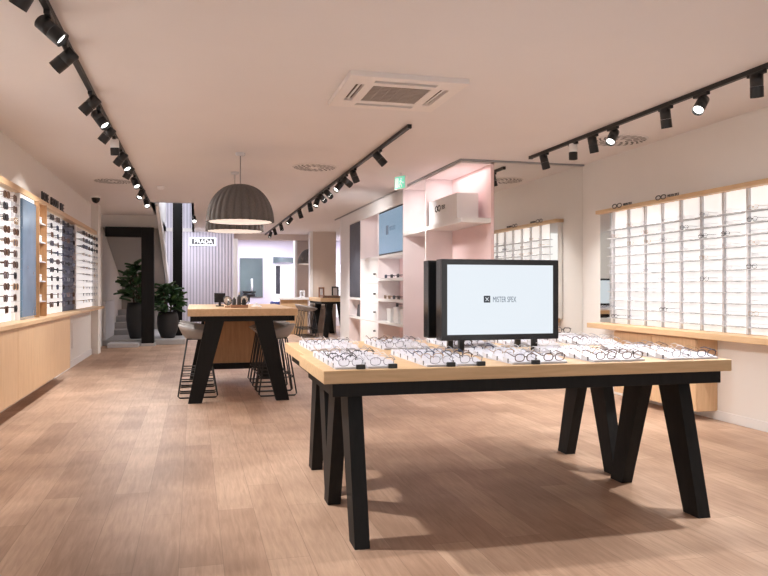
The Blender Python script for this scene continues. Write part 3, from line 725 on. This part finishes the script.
for si, (nm, y0, y1, cols) in enumerate(secs):
    t = thing('eyewear_rack', (XL, (y0 + y1) / 2, .945), 'backlit white eyewear rack on the left wall, %s of three' % nm, 'rack', 'backlit racks on the left wall')
    yb = 11.86 if si == 1 else y1
    build('light_panel', MB().box(XL + .002, -1.925, y0, yb, .946, 2.344), 'glowL', t)
    if si == 1: build('navy_panel', MB().box(XL + .002, -1.915, 11.86, y1, .946, 2.30), 'navy', t)
    build('side_post', MB().box(XL + .002, -1.89, y0 - .03, y0, .946, 2.344), 'white', t)
    build('side_post', MB().box(XL + .002, -1.89, y1, y1 + .03, .946, 2.344), 'white', t)
    for z in LZ: build('shelf', MB().box(-1.925, -1.81, y0 + .01, y1 - .01, z - .004, z), 'rod', t)
    sg = build('brand_strip', MB().box(-1.91, -1.90, y0 + .02, yb - .02, 2.235, 2.33), 'paper', t)
    for ci, y in enumerate(cols):
        for ri, z in enumerate(LZ):
            if si == 0: pre, key = 's_', rl.choice(['brown', 'brown', 'gold', 'black'])
            elif si == 1: pre, key = 's_', rl.choice(['black', 'black', 'brown', 'navy'])
            elif ri < 3: pre, key = 's_', rl.choice(['black', 'navy', 'brown', 'black'])
            else: pre, key = 'e_', rl.choice(['clear', 'clear', 'grey', 'gold', 'grey'])
            word = {'gold': 'golden brown', 'clear': 'pale'}.get(key, key)
            put(pre + key, (-1.80, y + rl.uniform(-.03, .03), z), (0, 0, PI / 2 + rl.uniform(-.12, .12)),
                '%s %s on %s left wall rack, %s shelf down, %s column from %s' % (word, 'sunglasses' if pre == 's_' else 'eyeglasses', nm, ORD[ri], ORD[2 - ci if si == 0 else ci], 'blue mirror' if si == 0 else 'near end'),
                'eyewear on the left wall racks', 1.25)
t = thing('wall_mirror', (XL, 9.3, .946), 'tall blue tinted mirror between two racks on the left wall', 'mirror')
build('mirror_pane', MB().box(-1.85, -1.825, 8.76, 9.47, .975, 2.29, 0, .002), 'blue', t)
build('mirror_frame', MB().box(XL + .002, -1.851, 8.74, 9.50, .946, 2.344), 'white', t)
t = thing('wall_shelf', (XL, 9.95, .946), 'narrow open oak shelf tower beside the blue mirror', 'shelf')
build('back_panel', MB().box(XL + .002, -1.93, 9.51, 9.98, .946, 2.344), 'oak_dark', t)
build('side_panel', MB().box(-1.93, -1.80, 9.51, 9.53, .946, 2.344), 'oak_dark', t); build('side_panel', MB().box(-1.93, -1.80, 9.97, 9.99, .946, 2.344), 'oak_dark', t)
SZ = [1.14, 1.39, 1.63, 1.87, 2.10]
for z in SZ: build('shelf', MB().box(-1.93, -1.81, 9.53, 9.97, z - .014, z), 'lightgrey', t)
for i, z in enumerate(SZ):
    b_ = thing('glasses_case', (-1.865, 9.75, z), 'small pale case on the oak shelf tower, %s shelf from bottom' % ORD[i], 'case', 'cases on the oak shelf tower')
    build('body', MB().box(-1.90, -1.83, 9.67, 9.83, z + .0005, z + .052, 0, .008), 'paper', b_)
    build('lid', MB().box(-1.90, -1.83, 9.67, 9.83, z + .054, z + .08, 0, .008), 'lightgrey', b_)
build('wall_socket', MB().box(XL, XL + .012, 12.9, 14.3, .30, .72, 0, .004), 'wall', None, (XL, 13.6, .3), 'pale access panel on the wall under the left counter', 'panel')

# ------------------------------------------------------------------ white and pink shelf unit
FX, BX = 3.29, 3.70
t = thing('shelf_unit', (3.5, 12, 0), 'ceiling high white shelf unit with pink backs along the right', 'shelf unit')
build('back_panel', MB().box(BX, BX + .035, 8.72, 15.66, 0, CEIL - .024), 'pink', t)
for y in (10.17, 11.36, 13.03, 14.5, 15.6):
    build('divider', MB().box(FX, BX, y, y + .035, 0, CEIL - .024), 'palepink', t)
build('end_panel', MB().box(FX - .005, 3.76, 15.64, 16.6, 0, CEIL - .024), 'white', t)
build('header_panel', MB().box(FX - .004, FX + .02, 11.375, 15.64, 2.68, CEIL - .024), 'white', t)
build('top_panel', MB().box(FX, BX + .035, 8.72, 11.36, CEIL - .044, CEIL - .024), 'palepink', t)
build('shelf', MB().box(FX, BX, 8.72, 10.168, 2.14, 2.20), 'white', t)
build('shelf', MB().box(FX, BX, 10.207, 11.358, 2.14, 2.20), 'white', t)
for (y0, y1, z) in ((11.397, 13.028, 1.89), (13.067, 14.498, 1.89), (11.397, 13.028, 1.475), (11.397, 13.028, 1.105), (11.397, 13.028, .70), (14.537, 15.598, 1.10), (14.537, 15.598, .70)):
    build('shelf', MB().box(FX, BX, y0, y1, z - .045, z), 'white', t)
for z0, z1, zk in ((1.385, 1.842, 1.56), (1.02, 1.38, 1.19), (.665, 1.015, .85), (.06, .66, .5)):
    d_ = build('drawer', MB().box(FX + .004, FX + .3, 13.069, 14.496, z0, z1, 0, .003), 'white', t)
    build('knob', MB().lathe([(.001, .0), (.02, .0), (.026, .01), (.026, .03), (.001, .032)], (FX - .03, 13.2, zk - .016), 14), 'darkgrey', d_)
# wall mounted blue screen in the unit
s_ = thing('display_screen', (FX, 12.2, 1.89), 'blue lit screen standing in the white shelf unit under its header', 'screen')
build('casing', MB().box(FX + .012, FX + .05, 11.40, 13.02, 1.892, 2.676, 0, .004), 'black', s_)
pane = build('screen', MB().box(FX + .006, FX + .0125, 11.43, 12.99, 1.915, 2.652), 'screenblue', s_)
lg = MB().box(FX + .003, FX + .0055, 12.32, 12.48, 2.24, 2.40)
build('logo', lg, 'logosoft', pane)
lettering('lettering', 'MISTER SPEX', .10, (FX + .0045, 12.26, 2.30), (0, -1, 0), (0, 0, 1), 'logosoft', pane, .7, .001)
# tall slate panel
s_ = thing('wall_mirror', (FX, 15, 1.1), 'tall dark slate glass panel at the far end of the shelf unit', 'mirror')
build('mirror_pane', MB().box(FX + .004, FX + .014, 14.55, 15.59, 1.115, 2.668), 'slate', s_)
build('mirror_frame', MB().box(FX + .015, FX + .04, 14.54, 15.597, 1.102, 2.678), 'black', s_)
build('framed_sign', MB().box(FX + .02, FX + .16, 13.068, 13.09, 2.06, 2.40, 0, .003), 'black', None, (FX + .09, 13.08, 2.06), 'narrow black framed sign on the divider left of the blue screen', 'sign')
# white box on the corner shelf
s_ = thing('display_box', (3.5, 9.58, 2.201), 'large white box with glasses emblem on the corner shelf', 'box')
build('body', MB().box(3.335, 3.64, 9.0, 10.155, 2.201, 2.555, 0, .004), 'white', s_)
em = MB()
for k, cy in enumerate((9.82, 9.70)):
    em.tube([(3.333, cy + .048 * math.cos(2 * PI * q / 14), 2.42 + .04 * math.sin(2 * PI * q / 14)) for q in range(14)], .009, 5, closed=True)
em.tube([(3.333, 9.772, 2.43), (3.333, 9.748, 2.43)], .008, 5)
build('glasses_emblem', em, 'darkgrey', s_)
lettering('lettering', 'SPEX', .085, (3.333, 9.60, 2.392), (0, -1, 0), (0, 0, 1), 'darkgrey', s_, .8, .003)
# goods on the unit's shelves
for i, (y, z, key, sc_) in enumerate(((11.9, 1.476, 'black', 1.5), (12.3, 1.476, 'black', 1.4), (12.7, 1.476, 'navy', 1.4), (11.85, 1.106, 'brown', 1.4), (12.15, 1.106, 'black', 1.4), (12.45, 1.106, 'gold', 1.4), (12.75, 1.106, 'gold', 1.4))):
    put('s_' + key, (FX + .06, y, z - .004), (0, 0, -PI / 2), 'sunglasses on the %s shelf under the blue screen, %s from right' % ('upper' if i < 3 else 'lower', ORD[i if i < 3 else i - 3]), 'sunglasses on the white shelf unit', 1.15)
for i, (y, h) in enumerate(((11.62, .20), (12.05, .23), (12.5, .19))):
    s_ = thing('gift_box', (FX + .16, y, .701), 'white box on the low shelf under the blue screen, %s from right' % ORD[i], 'box', 'white boxes on the low shelf')
    build('body', MB().box(FX + .06, FX + .26, y - .13, y + .13, .701, .701 + h, 0, .004), 'paper', s_)
    build('lid', MB().box(FX + .055, FX + .265, y - .135, y + .135, .702 + h, .745 + h, 0, .004), 'white', s_)
    if i < 2: put('s_black', (FX + .09, y, .745 + h - .002), (0, 0, -PI / 2), 'black sunglasses on top of the %s white box on the low shelf' % ('right' if i == 0 else 'middle'), 'sunglasses on the white boxes', 1.15)
s_ = thing('tote_bag', (FX + .12, 15.0, .701), 'dark folded bag leaning in the lower pink niche under the slate panel', 'bag')
build('body', MB().hexa([(FX + .06, 14.75, .7015), (FX + .06, 15.15, .7015), (FX + .16, 15.15, .7015), (FX + .16, 14.75, .7015), (FX + .10, 14.8, .95), (FX + .10, 15.22, .95), (FX + .14, 15.22, .95), (FX + .14, 14.8, .95)], 0, .008), 'darkgrey', s_)
build('handle', MB().tube([(FX + .12, 14.88, .945), (FX + .12, 14.92, 1.03), (FX + .12, 15.06, 1.03), (FX + .12, 15.10, .945)], .009, 6), 'black', s_)

# ------------------------------------------------------------------ things on the bar table
TZ = 1.0655
def table_mirror(x, y, z, R, rz, tl, label, woodbase=True):
    t = thing('table_mirror', (x, y, z), label, 'mirror', 'small mirrors standing on the bar tables')
    t.rotation_euler = (0, 0, rz); ORG[t] = (0, 0, 0)
    build('base', MB().lathe([(.001, .018), (R * .6, .018), (R * .65, .012), (R * .65, 0), (.001, 0)], (0, 0, 0), 24), 'tan', t)
    build('stand', MB().tube([(0, 0, .018), (0, .01, R * .8)], .007, 8), 'chrome', t)
    ca, sa = math.cos(tl), math.sin(tl); zc = .03 + R * 1.05
    P = lambda r, a, o_: (r * math.cos(a), r * math.sin(a) * sa + o_ * ca, zc + r * math.sin(a) * ca - o_ * sa)
    build('mirror_pane', MB().ngon([P(R, 2 * PI * k / 32, -.006) for k in range(32)]), 'mirror', t)
    build('mirror_frame', MB().tube([P(R, 2 * PI * k / 32, 0) for k in range(32)], .008, 6, closed=True).ngon([P(R, -2 * PI * k / 32, .004) for k in range(32)]), 'darkgrey', t)
table_mirror(.39, 8.95, TZ, .05, .35, .25, 'round chrome table mirror on the bar table, left of the wooden tray')
table_mirror(.60, 9.15, TZ, .055, -.5, .4, 'round table mirror tilted back on the bar table, behind the wooden tray')
s_ = thing('tablet', (.32, 9.53, TZ), 'black tablet screen on a stand at the left of the bar table', 'tablet')
build('screen', MB().hexa([(.25, 9.5, TZ + .05), (.25, 9.515, TZ + .05), (.39, 9.515, TZ + .05), (.39, 9.5, TZ + .05), (.25, 9.545, TZ + .17), (.25, 9.56, TZ + .17), (.39, 9.56, TZ + .17), (.39, 9.545, TZ + .17)], 0, .003), 'blackgloss', s_)
build('stand', MB().box(.305, .335, 9.52, 9.55, TZ, TZ + .10).box(.27, .37, 9.47, 9.60, TZ, TZ + .012), 'black', s_)
s_ = thing('serving_tray', (.52, 8.8, TZ), 'small wooden tray holding bottles near the front of the bar table', 'tray')
build('base', MB().box(.42, .62, 8.74, 8.88, TZ, TZ + .012, 0, .003), 'tan', s_)
build('rim', (lambda m_: (ring(m_, .43, .61, 8.75, 8.87, .42, .62, 8.74, 8.88, TZ + .012, TZ + .035), m_)[1])(MB()), 'tan', s_)
for i, (x, y, h, mm) in enumerate(((.46, 8.80, .13, 'darkgrey'), (.52, 8.83, .17, 'darkgrey'), (.575, 8.80, .12, 'black'))):
    z = TZ + .0125
    s_ = thing('spray_bottle', (x, y, z), 'small dark cleaning bottle on the wooden tray, %s from left' % ORD[i], 'bottle', 'bottles on the wooden tray')
    build('body', MB().lathe([(.001, 0), (.022, 0), (.024, .01), (.024, h * .65), (.010, h * .78), (.009, h * .85)], (x, y, z), 16), mm, s_)
    build('cap', MB().lathe([(.011, h * .84), (.011, h), (.001, h)], (x, y, z), 12), 'paper', s_)
s_ = thing('tissue_pack', (.72, 8.85, TZ), 'crumpled white cleaning cloth on the bar table right of the tray', 'cloth')
fo = MB(); rp_ = random.Random(2); gv = []
for i in range(9):
    gv.append([fo.b.verts.new((.66 + i * .016, 8.78 + j * .018, TZ + .004 + (.05 * math.exp(-((i - 4) ** 2 + (j - 4) ** 2) / 7) + rp_.uniform(0, .012)))) for j in range(9)])
for i in range(8):
    for j in range(8): fo.b.faces.new([gv[i][j], gv[i + 1][j], gv[i + 1][j + 1], gv[i][j + 1]])
build('fabric', fo, 'paper', s_)

# ------------------------------------------------------------------ rear of the shop: sign, mirror, chair, glowing displays
s_ = thing('illuminated_sign', (.255, 21.9, 2.54), 'glowing white brand sign box on the fluted rear wall', 'sign')
build('box', MB().box(-.12, .63, 21.86, 21.954, 2.535, 2.775, 0, .01), 'signbox', s_)
build('panel', MB().box(-.06, .57, 21.85, 21.859, 2.575, 2.735), 'darkgrey', s_)
lettering('lettering', 'PRADA', .17, (-.005, 21.846, 2.598), (1, 0, 0), (0, 0, 1), 'signglow', s_, .98, .006)
s_ = thing('tall_mirror', (1.88, 24.85, 1.0), 'tall grey tinted mirror on the bright rear wall', 'mirror')
build('mirror_pane', MB().box(1.50, 2.24, 24.86, 24.88, 1.0, 2.30), 'smoke', s_)
build('mirror_frame', MB().box(1.48, 2.26, 24.88, 24.9, .98, 2.32), 'grey', s_)
s_ = thing('swivel_chair', (1.72, 23.8, 0), 'black swivel stool with pale back post before the tinted mirror', 'chair')
build('base', MB().lathe([(.001, .05), (.05, .05), (.24, .02), (.25, 0), (.001, 0)], (1.72, 23.8, 0), 24), 'chrome', s_)
build('column', MB().cyl((1.72, 23.8, .04), (1.72, 23.8, 1.02), .028), 'chrome', s_)
build('seat', MB().lathe([(.001, 1.02), (.18, 1.02), (.21, 1.05), (.21, 1.10), (.18, 1.13), (.001, 1.14)], (1.72, 23.8, 0), 24), 'black', s_)
build('backrest', MB().tube([(1.80, 23.95, 1.1), (1.83, 24.0, 1.35), (1.82, 24.0, 1.6)], .03, 8), 'white', s_)
build('armrest', MB().box(1.50, 1.93, 23.62, 23.98, 1.145, 1.20, 0, .02), 'black', s_)
s_ = thing('display_case', (2.93, 24.7, 0), 'glowing white display case seen through the rear opening', 'display')
build('light_panel', MB().box(2.6, 3.27, 24.8, 24.89, .55, 2.1), 'glowback', s_)
build('base', MB().box(2.55, 3.3, 24.5, 24.88, 0, .55, 0, .01), 'white', s_)
build('side_panel', MB().box(2.68, 2.82, 24.72, 24.79, 1.1, 2.05), 'slate', s_)
build('canopy', MB().prism([(2.57, 2.13), (2.8, 2.17), (3.05, 2.17), (3.26, 2.13), (3.26, 2.32), (2.57, 2.34)], 'y', 24.5, 24.75), 'smoke', s_)
build('bench', MB().box(2.42, 2.85, 23.6, 24.1, .62, .86, 0, .03).box(2.46, 2.81, 23.64, 24.06, 0, .62), 'bluebench', None, (2.63, 23.9, 0), 'blue upholstered bench before the glowing rear display case', 'bench')
s_ = thing('display_case', (4.6, 23.8, 0), 'glowing display shelves visible right of the rear pillar', 'display')
build('light_panel', MB().box(4.0, 5.15, 24.8, 24.89, .3, 2.1), 'glowback', s_)
for z in (.6, .9, 1.2, 1.5, 1.8): build('shelf', MB().box(4.0, 5.15, 24.6, 24.8, z, z + .02), 'rail', s_)
build('base', MB().box(4.0, 5.15, 24.5, 24.89, 0, .3), 'white', s_)
# far table: board, framed mirrors
FZ = 1.0405
s_ = build('serving_board', MB().box(3.25, 3.92, 18.75, 19.2, FZ, FZ + .06, 0, .006), 'walnut', None, (3.58, 19, FZ), 'dark walnut board lying on the far bar table', 'board')
def framed(x, y, z, w_, h_, m_, label):
    s_ = thing('table_mirror', (x, y, z), label, 'mirror', 'small mirrors standing on the bar tables')
    f_ = MB(); T = .035
    f_.box(x - w_ / 2, x + w_ / 2, y, y + .03, z, z + T); f_.box(x - w_ / 2, x + w_ / 2, y, y + .03, z + h_ - T, z + h_)
    f_.box(x - w_ / 2, x - w_ / 2 + T, y, y + .03, z + T, z + h_ - T); f_.box(x + w_ / 2 - T, x + w_ / 2, y, y + .03, z + T, z + h_ - T)
    build('mirror_frame', f_, m_, s_)
    build('mirror_pane', MB().box(x - w_ / 2 + T, x + w_ / 2 - T, y + .012, y + .02, z + T, z + h_ - T), 'mirror', s_)
    build('stand', MB().hexa([(x - .05, y + .03, z), (x - .05, y + .12, z), (x + .05, y + .12, z), (x + .05, y + .03, z), (x - .03, y + .03, z + h_ * .7), (x - .03, y + .034, z + h_ * .7), (x + .03, y + .034, z + h_ * .7), (x + .03, y + .03, z + h_ * .7)]), m_, s_)
framed(3.72, 19.5, FZ, .19, .30, 'black', 'black framed table mirror on the far bar table beside the pillar')
framed(3.34, 19.5, FZ, .16, .28, 'tan', 'brown framed table mirror on the far bar table behind the walnut board')
framed(2.98, 20.6, 1.0305, .15, .20, 'lightgrey', 'grey framed table mirror on the oak side counter')

# ------------------------------------------------------------------ lights
def area(name, loc, sx, sy, power, col, rot=(0, 0, 0)):
    ld = bpy.data.lights.new(name, 'AREA'); ld.shape = 'RECTANGLE'; ld.size = sx; ld.size_y = sy; ld.energy = power; ld.color = col
    o = bpy.data.objects.new(name, ld); COL.objects.link(o); o.location = loc; o.rotation_euler = rot
    return o
area('rear_room_light', (1.9, 23.5, 2.9), 2.2, 1.4, 110, (.86, .86, 1.0))
area('rear_room_light', (4.6, 23.6, 2.9), 1.0, 1.4, 40, (.80, .80, 1.0))
area('sign_wall_light', (.25, 20.6, 2.9), 1.2, .6, 40, (.92, .92, 1.0), (math.radians(25), 0, 0))
area('stairwell_light', (-.42, 18.5, 4.5), .5, 5.5, 60, (.9, .94, 1.0))
area('shelf_corner_light', (3.5, 9.4, 2.88), .3, 1.2, 5, (1, .82, .80))
area('niche_light', (3.48, 13.78, 2.90), .2, 1.0, 1.0, (1, .90, .89))
area('niche_light', (3.48, 10.78, 2.88), .2, .8, 1.6, (1, .90, .89))
area('niche_light', (3.48, 12.2, 1.83), .2, 1.2, 1.2, (1, .90, .89))
w_ = bpy.data.worlds.new('World'); sc.world = w_; w_.use_nodes = True
bg = w_.node_tree.nodes['Background']; bg.inputs['Color'].default_value = (1.0, .98, .96, 1); bg.inputs['Strength'].default_value = 1.35

# ------------------------------------------------------------------ camera
cd = bpy.data.cameras.new('camera'); cam = bpy.data.objects.new('camera', cd); COL.objects.link(cam)
cd.sensor_width = 36; cd.lens = 36 * 728 / 768; cd.clip_end = 100
cam.location = (0, 0, 1.3); cam.rotation_euler = (PI / 2, 0, -math.atan(190 / 728))
sc.camera = cam
sc.view_settings.view_transform = 'Standard'; sc.view_settings.look = 'None'
sc.view_settings.exposure = 0.0
